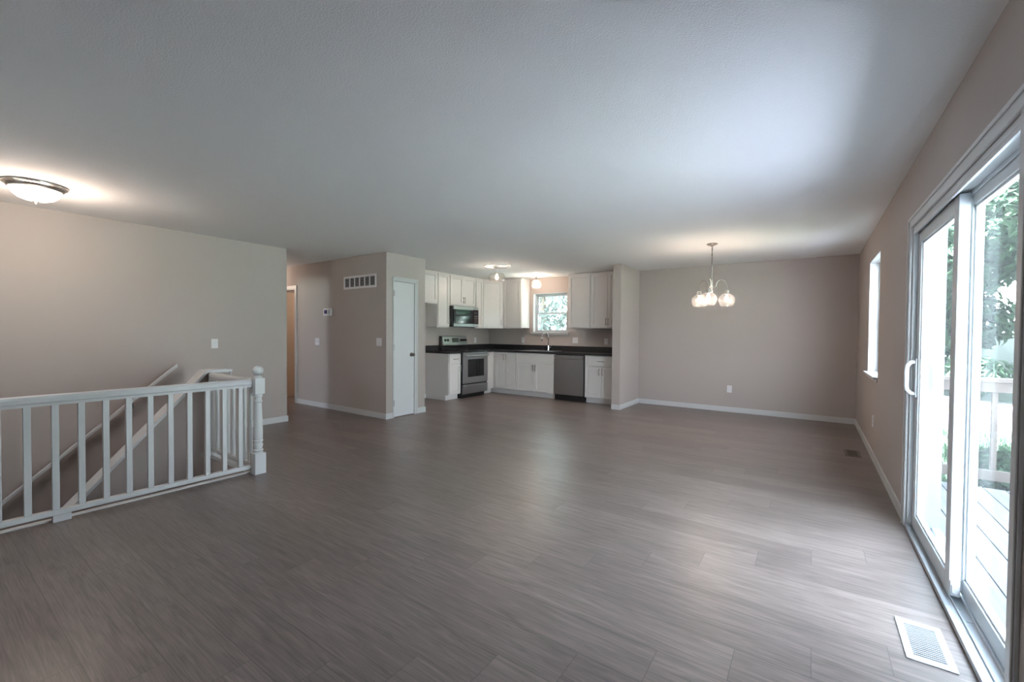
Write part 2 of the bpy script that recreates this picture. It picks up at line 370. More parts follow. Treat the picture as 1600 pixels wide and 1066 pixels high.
base('baseboard_pantry', [(XP, XP+T, 4.677, YP+T), (-5.19, XP, YP, YP+T)], 'short white baseboard right of the pantry door')
base('baseboard_kitchen', [(XK, XK+T, YP, 5.87)], 'white baseboard in the refrigerator alcove')

# unseen roof put in to block sun: eaves shade deck strip and kitchen window
struct('roof', bx(NB(), -9.8, 0.86, YF-0.7, 9.5, CH+0.12, CH+0.30), M['shingle'], label='unseen low roof, eaves sized to shade deck strip and kitchen window', cat='roof')
# ------------------------------------------------------------------ doors
def hinge(parent, x, y, z):
    bm = NB(); tube(bm, [(x, y, z-0.045), (x, y, z+0.045)], 0.008, 8); bx(bm, x-0.012, x, y-0.012, y+0.014, z-0.043, z+0.043)
    obj('hinge', bm, M['darknickel'], parent)
d1 = sempty('door_1', 'narrow white pantry door with a nickel knob', 'door')
d1.location = (XP, 4.4, 0)
bm = NB(); bx(bm, -0.03, 0.004, -0.182, 0.208, 0.012, 2.028); obj('slab', bm, M['door'], d1, 0.002)
bm = NB(); bx(bm, 0, 0.016, 0.212, 0.275, 0, 2.033); bx(bm, 0, 0.016, -0.206, -0.185, 0, 2.033); bx(bm, 0, 0.016, -0.206, 0.275, 2.033, 2.092)
bx(bm, 0.016, 0.021, 0.255, 0.275, 0, 2.076); bx(bm, 0.016, 0.021, -0.206, 0.275, 2.076, 2.092)
bx(bm, -0.12, 0, 0.208, 0.21, 0, 2.033)
obj('door_frame', bm, M['trim'], d1, 0.002)
for z in (0.22, 1.05, 1.85): hinge(d1, 0.012, -0.190, z)
bm = NB()
tube(bm, [(0.004, 0.155, 0.93), (0.012, 0.155, 0.93)], 0.031, 20); tube(bm, [(0.012, 0.155, 0.93), (0.045, 0.155, 0.93)], 0.011, 12)
tube(bm, [(0.040, 0.155, 0.93), (0.048, 0.155, 0.93), (0.060, 0.155, 0.93), (0.070, 0.155, 0.93), (0.074, 0.155, 0.93)], [0.012, 0.024, 0.028, 0.022, 0.008], 18)
obj('door_knob', bm, M['knob'], d1, smooth=True)

d2 = sempty('door_2', 'open tan door seen through the white-cased hall doorway', 'door')
d2.location = (-7.94, YH, 0)
bm = NB()
for s in (0.38, -0.44): bx(bm, s, s+0.06, -0.016, 0, 0, 2.03)
bx(bm, -0.44, 0.44, -0.016, 0, 2.03, 2.09); bx(bm, 0.365, 0.38, -0.003, 0.12, 0, 2.03); bx(bm, -0.38, -0.365, -0.003, 0.12, 0, 2.03); bx(bm, -0.365, 0.365, -0.003, 0.12, 2.015, 2.03)
obj('door_frame', bm, M['trim'], d2, 0.002)
obj('slab', bx(NB(), -0.32, -0.285, 0.14, 0.87, 0.015, 2.01), M['tan'], d2, 0.002)
bm = NB(); tube(bm, [(-0.285, 0.80, 0.95), (-0.24, 0.80, 0.95)], 0.012, 12); tube(bm, [(-0.25, 0.80, 0.95), (-0.225, 0.80, 0.95)], [0.027, 0.02], 16)
obj('door_knob', bm, M['nickel'], d2, smooth=True)

# sliding patio door
d3 = sempty('door_3', 'white sliding glass patio door onto the deck', 'door')
d3.location = (XR, 2.945, 0)
oy = -2.945; ox = -XR
def rel(bm, x0, x1, y0, y1, z0, z1): bx(bm, x0+ox, x1+ox, y0+oy, y1+oy, z0, z1)
bm = NB()     # interior casing, profiled in two steps
for y0, y1 in ((3.86, 3.925), (1.965, 2.03)):
    rel(bm, XR-0.014, XR, y0, y1, 0, 1.995)
rel(bm, XR-0.014, XR, 1.965, 3.925, 1.995, 2.06)
rel(bm, XR-0.02, XR-0.014, 3.905, 3.925, 0, 2.04); rel(bm, XR-0.02, XR-0.014, 1.965, 1.985, 0, 2.04); rel(bm, XR-0.02, XR-0.014, 1.965, 3.925, 2.04, 2.06)
obj('casing', bm, M['trim'], d3, 0.003)
bm = NB()     # outer frame with head and sill tracks
rel(bm, XR, 0.612, 3.835, 3.86, 0, 1.995); rel(bm, XR, 0.612, 2.03, 2.055, 0, 1.995); rel(bm, XR, 0.612, 2.055, 3.835, 1.965, 1.995)
rel(bm, XR, XR+0.012, 2.055, 3.835, 1.945, 1.965); rel(bm, 0.607, 0.612, 2.055, 3.835, 1.945, 1.965)
obj('door_frame', bm, M['vinyl'], d3, 0.002)
bm = NB(); rel(bm, 0.612, 0.70, 3.835, 3.86, 0, 1.995); rel(bm, 0.612, 0.70, 2.03, 2.055, 0, 1.995); rel(bm, 0.612, 0.70, 2.055, 3.835, 1.965, 1.995)
obj('outer_frame', bm, M['dimframe'], d3, 0.002)
bm = NB()
rel(bm, XR-0.012, 0.70, 2.055, 3.835, 0, 0.012); rel(bm, XR-0.012, XR+0.006, 2.03, 3.86, 0.012, 0.026); rel(bm, XR+0.028, XR+0.034, 2.055, 3.835, 0.012, 0.022); rel(bm, 0.607, 0.613, 2.055, 3.835, 0.012, 0.028); rel(bm, 0.66, 0.70, 2.055, 3.835, 0.012, 0.035)
for k, (yy, xx) in enumerate(((2.80, 0.585), (2.70, 0.59), (2.70, 0.60))): tube(bm, [(xx+ox, yy+oy, 0.012), (xx+ox, yy+oy, 0.016)], 0.006, 10)
obj('sill_track', bm, M['alu'], d3, 0.0015)
def panel(x0, x1, y0, y1, z0, z1, st, name):
    bm = NB()
    rel(bm, x0, x1, y0, y0+st, z0, z1); rel(bm, x0, x1, y1-st, y1, z0, z1)
    rel(bm, x0, x1, y0+st, y1-st, z0, z0+st*1.05); rel(bm, x0, x1, y0+st, y1-st, z1-st*0.9, z1)
    xm = (x0+x1)/2
    for a, b in ((y0+st, y0+st+0.012), (y1-st-0.012, y1-st)): rel(bm, x0+0.008, x1-0.008, a, b, z0+st, z1-st*0.9)
    rel(bm, x0+0.008, x1-0.008, y0+st, y1-st, z0+st*1.05, z0+st*1.05+0.012); rel(bm, x0+0.008, x1-0.008, y0+st, y1-st, z1-st*0.9-0.012, z1-st*0.9)
    o = obj(name, bm, M['vinyl'], d3, 0.003)
    bm = NB(); rel(bm, xm-0.002, xm+0.002, y0+st-0.004, y1-st+0.004, z0+st, z1-st*0.85)
    obj('glass_pane', bm, M['glass'], o)
    return o
pin = panel(0.565, 0.605, 2.90, 3.835, 0.024, 1.955, 0.085, 'sliding_panel')
panel(0.614, 0.654, 2.055, 2.985, 0.03, 1.963, 0.075, 'fixed_panel')
for side in (1, -1):   # looped pull handle on either face of the lead stile
    fx = (0.565 if side == 1 else 0.605)-XR; s = -side
    bm = NB(); ym = 3.79+oy
    tube(bm, [(fx, ym, 0.90), (fx+s*0.030, ym, 0.905), (fx+s*0.046, ym, 0.925), (fx+s*0.050, ym, 0.95), (fx+s*0.050, ym, 1.06), (fx+s*0.046, ym, 1.085), (fx+s*0.030, ym, 1.105), (fx, ym, 1.11)], 0.0125, 10)
    bx(bm, fx, fx+s*0.008, ym-0.022, ym+0.022, 0.88, 1.13)
    obj('handle', bm, M['vinyl'], d3, smooth=False)
bm = NB(); rel(bm, 0.568, 0.602, 2.890, 2.90, 0.03, 0.10); rel(bm, 0.572, 0.598, 2.882, 2.89, 0.045, 0.085)
for z in (0.045, 0.07): tube(bm, [(0.585+ox, 2.882+oy, z), (0.585+ox, 2.880+oy, z)], 0.004, 8)
obj('corner_bracket', bm, M['plastic'], d3, 0.001)

# ------------------------------------------------------------------ windows
def window(name, label, axis, a0, a1, z0, z1, wall_in, wall_out, inward, frame_mat):
    """vinyl single-hung window set in its drywall return, with stool; built in world space under an Empty"""
    r = sempty(name, label, 'window')
    def B(bm, c0, c1, p0, p1, q0, q1):
        if axis == 'y': bx(bm, p0, p1, c0, c1, q0, q1)
        else: bx(bm, c0, c1, p0, p1, q0, q1)
    sgn = 1 if wall_out > wall_in else -1
    f0 = wall_in+sgn*0.085; f1 = wall_in+sgn*0.15
    fw = 0.035; zm = (z0+z1)/2
    bm = NB()
    B(bm, f0, f1, a0, a0+fw, z0, z1); B(bm, f0, f1, a1-fw, a1, z0, z1); B(bm, f0, f1, a0+fw, a1-fw, z0, z0+fw); B(bm, f0, f1, a0+fw, a1-fw, z1-fw, z1)
    obj('window_frame', bm, M[frame_mat], r, 0.002)
    for nm, q0, q1, s0, s1 in (('upper_sash', zm-0.015, z1-fw, sgn*0.035, sgn*0.06), ('lower_sash', z0+fw, zm+0.015, sgn*0.008, sgn*0.033)):
        bm = NB(); g0, g1 = f0+s0, f0+s1; w_ = 0.03
        B(bm, g0, g1, a0+fw, a0+fw+w_, q0, q1); B(bm, g0, g1, a1-fw-w_, a1-fw, q0, q1)
        B(bm, g0, g1, a0+fw+w_, a1-fw-w_, q0, q0+w_); B(bm, g0, g1, a0+fw+w_, a1-fw-w_, q1-w_, q1)
        so = obj(nm, bm, M[frame_mat], r, 0.002)
        bm = NB(); gm = (g0+g1)/2; B(bm, gm-0.002, gm+0.002, a0+fw+w_-0.004, a1-fw-w_+0.004, q0+w_-0.004, q1-w_+0.004)
        obj('glass_pane', bm, M['glass'], so)
    bm = NB(); B(bm, wall_in-sgn*0.001, f0, a0+0.001, a1-0.001, z0+0.0, z0+0.022); B(bm, wall_in-sgn*0.04, wall_in-sgn*0.001, a0-0.05, a1+0.05, z0-0.0, z0+0.022); B(bm, wall_in-sgn*0.014, wall_in-sgn*0.001, a0-0.03, a1+0.03, z0-0.03, z0)
    obj('window_sill', bm, M['trim'], r, 0.003)
    # painted return lining the reveal
    bm = NB(); t = 0.006
    B(bm, wall_in+sgn*0.001, f0, a0, a0+t, z0+0.022, z1); B(bm, wall_in+sgn*0.001, f0, a1-t, a1, z0+0.022, z1); B(bm, wall_in+sgn*0.001, f0, a0, a1, z1-t, z1)
    obj('reveal_lining', bm, M['trim'], r)
    return r
window('window_1', 'small kitchen window above the sink', 'y', WK[0], WK[1], WK[2], WK[3], YB, 8.02, -1, 'grey')
window('fill_window', 'small unseen window behind the camera, added for fill light', 'y', W3[0], W3[1], W3[2], W3[3], YF, YF-0.15, 1, 'vinyl')  # unseen window put in to brighten the hall and right wall
window('window_2', 'tall narrow dining window left of the patio door', 'x', WD[0], WD[1], WD[2], WD[3], XR, 0.70, -1, 'vinyl')

# ------------------------------------------------------------------ stair railing
rail = thing('stair_railing', 'white painted stair guard railing with square balusters and a turned newel post', 'railing', (-4.10, SY, 0))
def hand_prof(L, axis):
    bm = NB()
    P = [(-0.022, 0.0), (0.022, 0.0), (0.024, 0.018), (0.032, 0.026), (0.033, 0.050), (0.026, 0.066), (0.0, 0.072), (-0.026, 0.066), (-0.033, 0.050), (-0.032, 0.026), (-0.024, 0.018)]
    prism(bm, [(p[0], p[1]+0.778) for p in P], L[0], L[1], axis); return bm
obj('handrail', hand_prof((-3.05, -0.02), 'y'), M['trim'], rail)
bm = hand_prof((-0.95, 0.0), 'x'); obj('handrail', bm, M['trim'], rail)
obj('bottom_rail', bx(NB(), -0.021, 0.021, -3.05, -0.02, 0.046, 0.08), M['trim'], rail, 0.002)
obj('bottom_rail', bx(NB(), -0.95, 0.0, -0.021, 0.021, 0.046, 0.08), M['trim'], rail, 0.002)
for k in range(22):
    y = 1.718-SY-0.1247*k; obj('baluster', bx(NB(), -0.017, 0.017, y-0.017, y+0.017, 0.08, 0.782), M['trim'], rail, 0.002)
for k in range(7):
    x = -0.115-0.118*k; obj('baluster', bx(NB(), x-0.017, x+0.017, -0.017, 0.017, 0.08, 0.782), M['trim'], rail, 0.002)
obj('wall_post', bx(NB(), -0.962, -0.905, -0.03, 0.03, 0.0, 0.80), M['trim'], rail, 0.003)
obj('foot_block', bx(NB(), -0.03, 0.03, -1.272, -1.185, 0.001, 0.046), M['trim'], rail, 0.002)
nx = 0.04
bm = NB(); bx(bm, nx-0.047, nx+0.047, -0.047, 0.047, 0, 0.185)
bx(bm, nx-0.041, nx+0.041, -0.041, 0.041, 0.715, 0.855)
lathe(bm, [(0.041, 0.185), (0.036, 0.192), (0.034, 0.198), (0.041, 0.206), (0.041, 0.214), (0.031, 0.222), (0.036, 0.240), (0.039, 0.255), (0.037, 0.268), (0.030, 0.280), (0.039, 0.288), (0.039, 0.298), (0.034, 0.304), (0.037, 0.318), (0.038, 0.36), (0.036, 0.45), (0.032, 0.55), (0.029, 0.635), (0.034, 0.640), (0.035, 0.652), (0.029, 0.658), (0.029, 0.682), (0.036, 0.69), (0.036, 0.705), (0.041, 0.715)], nx, 0, 24)
lathe(bm, [(0.041, 0.855), (0.034, 0.866), (0.024, 0.874), (0.022, 0.882)], nx, 0, 24)
newel = obj('newel_post', bm, M['trim'], rail, 0.002)
bm = NB(); bmesh.ops.create_uvsphere(bm, u_segments=24, v_segments=14, radius=0.045); bmesh.ops.translate(bm, verts=bm.verts, vec=(nx, 0, 0.922)); obj('ball_finial', bm, M['trim'], newel, smooth=True)
# handrail on the wall
hr = thing('wall_handrail', 'slim white handrail sloping down the wall behind the stairs', 'handrail', (XL+0.06, 1.86, 0.87))
sl = 0.893
bm = prism(NB(), [(0.0, -0.018), (0.0, 0.022), (-2.0, -2.0*sl+0.022), (-2.0, -2.0*sl-0.018)], -0.022, 0.022, 'x'); obj('rail', bm, M['trim'], hr, 0.006)
for y in (-0.40, -1.55):
    bm = NB(); z = y*sl-0.018
    tube(bm, [(0, y, z), (0, y, z-0.035), (-0.02, y, z-0.055), (-0.058, y, z-0.06)], 0.007, 8); tube(bm, [(-0.06, y, z-0.06), (-0.054, y, z-0.06)], 0.026, 16)
    obj('bracket', bm, M['darknickel'], hr)

# ------------------------------------------------------------------ wall plates, grille, thermostat
def plate(name, label, cat, loc, rotz, gangs=1, kind='switch', group=None):
    t = thing(name, label, cat, loc, rotz, group); wd = 0.072+0.046*(gangs-1)
    obj('cover_plate', bx(NB(), -wd/2, wd/2, -0.006, 0, -0.058, 0.058), M['plastic'], t, 0.002)
    for g in range(gangs):
        cx = (g-(gangs-1)/2)*0.046
        if kind == 'switch':
            bm = prism(NB(), [(-0.0115, -0.004), (-0.006, -0.012), (-0.006, 0.012), (-0.018, 0.008)], cx-0.005, cx+0.005, 'x')
            obj('toggle', bm, M['plastic'], t)
        else:
            for z in (-0.02, 0.02):
                bm = NB(); bx(bm, cx-0.017, cx+0.017, -0.008, -0.006, z-0.014, z+0.014); s = obj('socket', bm, M['plastic'], t, 0.001)
                bm = NB(); bx(bm, cx-0.008, cx-0.006, -0.0085, -0.0078, z-0.004, z+0.006); bx(bm, cx+0.006, cx+0.008, -0.0085, -0.0078, z-0.004, z+0.006); obj('slots', bm, M['slot'], s)
    return t
plate('light_switch', 'white light switch on the long left wall above the stair half wall', 'switch', (XL, 2.263, 1.115), PI/2, 1)
plate('light_switch', 'shiny light switch on the hall wall below the thermostat', 'switch', (-6.86, YH, 1.105), 0, 2)
plate('light_switch', 'light switch on the hall wall close to the pantry corner', 'switch', (-5.235, YH, 1.128), 0, 2)
plate('wall_outlet', 'white outlet low on the dining wall under the chandelier', 'outlet', (-1.098, YB, 0.378), 0, 1, 'outlet')
plate('wall_outlet', 'pale outlet low on the wall beneath the narrow dining window', 'outlet', (XR, 5.80, 0.39), -PI/2, 1, 'outlet')
plate('wall_outlet', 'outlet on the kitchen wall left of the sink window', 'outlet', (-5.19, YB, 1.125), 0, 1, 'outlet')
plate('light_switch', 'double plate on the kitchen wall right of the sink window', 'switch', (-3.92, YB, 1.137), 0, 2)
plate('wall_outlet', 'outlet above the counter next to the wall stub', 'outlet', (-3.26, YB, 1.122), 0, 1, 'outlet')
plate('wall_outlet', 'outlet above the counter right of the range', 'outlet', (XK, 7.36, 1.11), PI/2, 1, 'outlet')
th = thing('thermostat', 'small white thermostat with a dark blue screen on the hall wall', 'thermostat', (-6.535, YH, 1.595))
obj('body', bx(NB(), -0.105, 0.105, -0.03, 0, -0.062, 0.062), M['plastic'], th, 0.008)
obj('screen', bx(NB(), -0.075, 0.01, -0.0315, -0.03, -0.028, 0.034), M['screen'], th)
obj('button_strip', bx(NB(), 0.035, 0.085, -0.034, -0.03, -0.035, 0.035), M['grey'], th, 0.002)
gr = thing('air_grille', 'wide white return air grille high on the hall wall', 'vent', (-5.70, YH, 2.042))
bm = NB(); bx(bm, -0.405, 0.405, -0.008, 0, 0.068, 0.10); bx(bm, -0.405, 0.405, -0.008, 0, -0.10, -0.068); bx(bm, -0.405, -0.37, -0.008, 0, -0.068, 0.068); bx(bm, 0.37, 0.405, -0.008, 0, -0.068, 0.068)
for k in range(1, 6): x = -0.37+0.74*k/6; bx(bm, x-0.011, x+0.011, -0.008, 0, -0.068, 0.068)
obj('frame', bm, M['plastic'], gr, 0.0015)
obj('backing', bx(NB(), -0.37, 0.37, -0.0015, -0.0005, -0.068, 0.068), M['slot'], gr)
bm = NB()
for k in range(11):
    z = -0.062+0.0124*k; prism(bm, [(-0.001, z), (-0.006, z-0.005), (-0.006, z-0.0035), (-0.001, z+0.0015)], -0.37, 0.37, 'x')
o = obj('louvres', bm, M['grey'], gr)

# floor registers
def register(label, loc, L, Wd, mat, n):
    t = thing('floor_vent', label, 'vent', loc)
    bm = NB(); a, b = L/2, Wd/2; ia, ib = a-0.028, b-0.026
    bx(bm, -b, b, -a, -ia, 0, 0.006); bx(bm, -b, b, ia, a, 0, 0.006); bx(bm, -b, -ib, -ia, ia, 0, 0.006); bx(bm, ib, b, -ia, ia, 0, 0.006)
    obj('frame', bm, M[mat], t, 0.003)
    obj('duct_opening', bx(NB(), -ib, ib, -ia, ia, 0.0004, 0.001), M['slot'], t)
    bm = NB()
    for k in range(n):
        y = -ia+(k+0.5)*2*ia/n; h = ia/n
        prism(bm, [(y-h*0.45, 0.002), (y+h*0.35, 0.002), (y+h*0.35, 0.0045), (y-h*0.45, 0.0045)], -ib, ib, 'x')
    obj('louvres', bm, M['grey' if mat == 'ventpaint' else mat], t)
register('pale floor vent in the planks beside the patio door', (0.405, 2.43, 0), 0.305, 0.15, 'ventpaint', 18)
register('dark brown floor vent near the far right corner', (0.383, 5.905, 0), 0.305, 0.14, 'ventdark', 16)

# ------------------------------------------------------------------ kitchen cabinets
def shaker(w_, h, x0, z0, y=0.0, t=0.02, rail_=0.055):
    """shaker door front in the local xz plane facing -y, front face at y-t"""
    bm = NB(); x1, z1 = x0+w_, z0+h
    bx(bm, x0, x0+rail_, y-t, y, z0, z1); bx(bm, x1-rail_, x1, y-t, y, z0, z1)
    bx(bm, x0+rail_, x1-rail_, y-t, y, z0, z0+rail_); bx(bm, x0+rail_, x1-rail_, y-t, y, z1-rail_, z1)
    bx(bm, x0+rail_, x1-rail_, y-t+0.013, y, z0+rail_, z1-rail_)
    return bm
def pull(parent, x, z, vertical, y, L=0.13):
    bm = NB(); h = L/2
    if vertical:
        tube(bm, [(x, y-0.030, z-h), (x, y-0.030, z+h)], 0.0055, 8)
        for s in (-1, 1): tube(bm, [(x, y, z+s*(h-0.02)), (x, y-0.030, z+s*(h-0.02))], 0.0045, 8)
    else:
        tube(bm, [(x-h, y-0.030, z), (x+h, y-0.030, z)], 0.0055, 8)
        for s in (-1, 1): tube(bm, [(x+s*(h-0.02), y, z), (x+s*(h-0.02), y-0.030, z)], 0.0045, 8)
    obj('handle', bm, M['darknickel'], parent)
def upper(label, loc, rotz, w_, h, d, doors, bottom_lip=True):
    """loc = bottom left back corner on the wall; doors: list of (x0, x1, handle side or None)"""
    t = thing('wall_cabinet', label, 'cabinet', loc, rotz, 'white upper kitchen cabinets')
    bm = NB(); bx(bm, 0, w_, -d, 0, 0.012, h); bx(bm, 0, w_, -d, -d+0.018, 0, 0.012)
    obj('body', bm, M['cab'], t, 0.0015)
    for x0, x1, hs in doors:
        dr = obj('door', shaker(x1-x0, h-0.055, x0, 0.022, -d), M['cab'], t, 0.0015)
        if hs is not None: pull(dr, hs, 0.028+0.095, True, -d-0.02)
    return t
UB, UT = 1.372, 2.432; UD = 0.30
RL = PI/2   # left run: local x -> +Y, front -> +X
g = 0.002
upper('short white wall cabinet over the empty refrigerator space', (XK+g, 4.86, 1.818), RL, 1.008, UT-1.818, UD, [(0.012, 0.502, None), (0.506, 0.996, None)])
upper('narrow full height white wall cabinet left of the microwave', (XK+g, 5.872, UB), RL, 0.328, UT-UB, UD, [(0.012, 0.316, 0.29)])
upper('short two door white wall cabinet directly above the microwave', (XK+g, 6.204, 1.806), RL, 0.788, UT-1.806, UD, [(0.012, 0.392, 0.37), (0.396, 0.776, 0.418)])
upper('slim white wall cabinet right of the microwave', (XK+g, 6.996, UB), RL, 0.25, UT-UB, UD, [(0.012, 0.238, 0.04)])
# diagonal corner cabinet
t = thing('wall_cabinet', 'white corner wall cabinet with a diagonal door', 'cabinet', (XK+g, YB-g, UB), 0, 'white upper kitchen cabinets')
h = UT-UB; c = 0.61; dd = 0.318
bm = prism(NB(), [(0, 0), (0, -c), (dd-0.02, -c), (c, -dd+0.02), (c, 0)], 0.0, h, 'z'); obj('body', bm, M['cab'], t, 0.0015)
Ld = math.hypot(c-dd+0.02, c-dd+0.02)
bm = shaker(Ld-0.03, h-0.07, 0.015, 0.028, 0)
mt = Matrix.Translation((dd-0.02, -c, 0)) @ Matrix.Rotation(PI/4, 4, 'Z')
bmesh.ops.transform(bm, matrix=mt, verts=bm.verts)
dr = obj('door', bm, M['cab'], t, 0.0015)
bm = NB(); xh = Ld-0.04
tube(bm, [(xh, -0.05, 0.06), (xh, -0.05, 0.19)], 0.0055, 8)
for z in (0.08, 0.17): tube(bm, [(xh, -0.02, z), (xh, -0.05, z)], 0.0045, 8)
bmesh.ops.transform(bm, matrix=mt, verts=bm.verts); obj('handle', bm, M['darknickel'], dr)
X0 = XK+g+c+0.004
upper('white wall cabinet between the corner cabinet and the kitchen window', (X0, YB-g, UB), 0, -5.02-X0, UT-UB, UD, [(0.012, -5.02-X0-0.012, None)])
upper('white single door wall cabinet right of the kitchen window', (-3.93, YB-g, UB), 0, 0.478, UT-UB, UD, [(0.014, 0.466, None)])
upper('white two door wall cabinet against the wall stub', (-3.45, YB-g, UB), 0, 0.685, UT-UB, UD, [(0.012, 0.340, 0.318), (0.344, 0.673, 0.366)])

CT = 0.914; CB = 0.876; BD = 0.595
def lower(label, loc, rotz, w_, doors, drawers, d=BD, name='base_cabinet', sink=False):
    t = thing(name, label, 'cabinet', loc, rotz, 'white base kitchen cabinets')
    bm = NB(); bx(bm, 0, w_, -d, 0, 0.10, 0.70 if sink else CB); bx(bm, 0.0, w_, -d+0.07, 0, 0, 0.10)
    if sink: bx(bm, 0, w_, -d, -d+0.018, 0.70, CB); bx(bm, 0, 0.018, -d+0.018, 0, 0.70, CB); bx(bm, w_-0.018, w_, -d+0.018, 0, 0.70, CB)
    obj('body', bm, M['cab'], t, 0.0015)
    for x0, x1, z0, z1, hs in doors:
        dr = obj('door', shaker(x1-x0, z1-z0, x0, z0, -d), M['cab'], t, 0.0015)
        if hs is not None: pull(dr, hs, z1-0.09, True, -d-0.02)
    for x0, x1, z0, z1, hd in drawers:
        dr = obj('drawer_front', shaker(x1-x0, z1-z0, x0, z0, -d, rail_=0.035), M['cab'], t, 0.0015)
        if hd: pull(dr, (x0+x1)/2, (z0+z1)/2, False, -d-0.02, min(0.13, (x1-x0)*0.5))
    return t
lower('narrow white base cabinet with a drawer left of the range', (XK+g, 5.872, 0), RL, 0.332, [(0.012, 0.32, 0.115, 0.678, 0.295)], [(0.012, 0.32, 0.690, 0.862, True)])
cb = lower('white corner base cabinet with two tall doors beside the range', (XK+g, YB-g, 0), 0, 1.175, [(0.645, 0.907, 0.115, 0.862, 0.88), (0.913, 1.163, 0.115, 0.862, 0.94)], [])
bm = NB(); bx(bm, 0.002, BD, -0.868, -BD-0.002, 0.10, CB); bx(bm, 0.002, BD-0.07, -0.868, -BD-0.002, 0, 0.10); fp = obj('return_panel', bm, M['cab'], cb, 0.0015)
lower('wide white sink base cabinet under the kitchen window', (-4.952, YB-g, 0), 0, 0.90, [(0.012, 0.447, 0.115, 0.672, 0.42), (0.453, 0.888, 0.115, 0.672, 0.48)], [(0.012, 0.888, 0.684, 0.862, False)], sink=True)
lower('white base cabinet with drawer and two doors right of the dishwasher', (-3.42, YB-g, 0), 0, 0.655, [(0.012, 0.325, 0.115, 0.672, 0.298), (0.331, 0.643, 0.115, 0.672, 0.358)], [(0.012, 0.643, 0.684, 0.862, True)])

# worktops
wt = thing('worktop', 'black L-shaped laminate worktop with backsplash and sink', 'worktop', (-4.5, YB, CT))
def wr(bm, x0, x1, y0, y1, z0, z1): bx(bm, x0+4.5, x1+4.5, y0-YB, y1-YB, z0-CT, z1-CT)
SX0, SX1, SY0, SY1 = -4.90, -4.10, 7.29, 7.72
bm = NB(); fy = YB-0.64; e = 0.002
wr(bm, XK+e, SX0, fy, YB-e, CB, CT); wr(bm, SX1, XPL-e, fy, YB-e, CB, CT); wr(bm, SX0, SX1, fy, SY0, CB, CT); wr(bm, SX0, SX1, SY1, YB-e, CB, CT)
wr(bm, XK+e, XK+0.64, 6.992, fy, CB, CT)
bmesh.ops.remove_doubles(bm, verts=bm.verts, dist=1e-5)
obj('slab', bm, M['counter'], wt, 0.003)
bm = NB(); wr(bm, XK+e, XPL-e, YB-0.022, YB-e, CT, CT+0.105); wr(bm, XK+e, XK+0.022, 6.992, YB-0.022, CT, CT+0.105)
obj('backsplash', bm, M['counter'], wt, 0.003)
w2 = thing('worktop', 'short black worktop piece left of the range', 'worktop', (XK+e, 5.86, CT))
obj('slab', bx(NB(), 0, 0.638, 0, 0.35, CB-CT, 0), M['counter'], w2, 0.003)
obj('backsplash', bx(NB(), 0, 0.02, 0, 0.35, 0, 0.105), M['counter'], w2, 0.003)
# sink
sk = thing('kitchen_sink', 'stainless drop-in sink in the black worktop under the window', 'sink', ((SX0+SX1)/2, (SY0+SY1)/2, CT))
a, b = (SX1-SX0)/2, (SY1-SY0)/2
bm = NB(); bx(bm, -a-0.02, a+0.02, -b-0.02, -b+0.02, 0.0005, 0.007); bx(bm, -a-0.02, a+0.02, b-0.02, b+0.02, 0.0005, 0.007); bx(bm, -a-0.02, -a+0.02, -b+0.02, b-0.02, 0.0005, 0.007); bx(bm, a-0.02, a+0.02, -b+0.02, b-0.02, 0.0005, 0.007); bx(bm, -0.015, 0.015, -b+0.02, b-0.02, -0.03, 0.006)
obj('rim', bm, M['chrome'], sk, 0.002)
for s in (-1, 1):
    bm = NB(); x0, x1 = (-a+0.02, -0.015) if s < 0 else (0.015, a-0.02); t_ = 0.003
    bx(bm, x0, x1, -b+0.02, b-0.02, -0.18, -0.177); bx(bm, x0, x0+t_, -b+0.02, b-0.02, -0.177, 0); bx(bm, x1-t_, x1, -b+0.02, b-0.02, -0.177, 0); bx(bm, x0+t_, x1-t_, -b+0.02, -b+0.02+t_, -0.177, 0); bx(bm, x0+t_, x1-t_, b-0.02-t_, b-0.02, -0.177, 0)
    obj('bowl', bm, M['steel'], sk)
fc = thing('kitchen_faucet', 'tall chrome gooseneck faucet behind the sink', 'faucet', (-4.49, 7.765, CT))
bm = NB(); lathe(bm, [(0.028, 0.0), (0.028, 0.008), (0.022, 0.014), (0.020, 0.08), (0.019, 0.10)], 0, 0, 18); obj('base', bm, M['chrome'], fc, smooth=False)
pts = [(0, 0, 0.10), (0, 0, 0.30)]
dx, dy = -0.86, -0.5
for k in range(1, 12):
    an = PI*k/12*1.05; R_ = 0.062; q = R_*(1-math.cos(an)); pts.append((dx*q, dy*q, 0.30+R_*math.sin(an)))
ex = pts[-1]; pts.append((ex[0]+dx*0.004, ex[1]+dy*0.004, ex[2]-0.03))
bm = NB(); tube(bm, pts, 0.0105, 12); obj('spout', bm, M['chrome'], fc, smooth=True)
e2 = pts[-1]; bm = NB(); tube(bm, [e2, (e2[0]+dx*0.004, e2[1]+dy*0.004, e2[2]-0.02), (e2[0]+dx*0.012, e2[1]+dy*0.012, e2[2]-0.085)], [0.013, 0.017, 0.018], 14); obj('spray_head', bm, M['chrome'], fc, smooth=True)
bm = NB(); tube(bm, [(0.018, 0, 0.06), (0.05, 0, 0.062)], 0.011, 12); tube(bm, [(0.045, 0, 0.062), (0.07, 0.0, 0.10), (0.082, 0.0, 0.15)], 0.006, 10); obj('lever', bm, M['chrome'], fc, smooth=True)

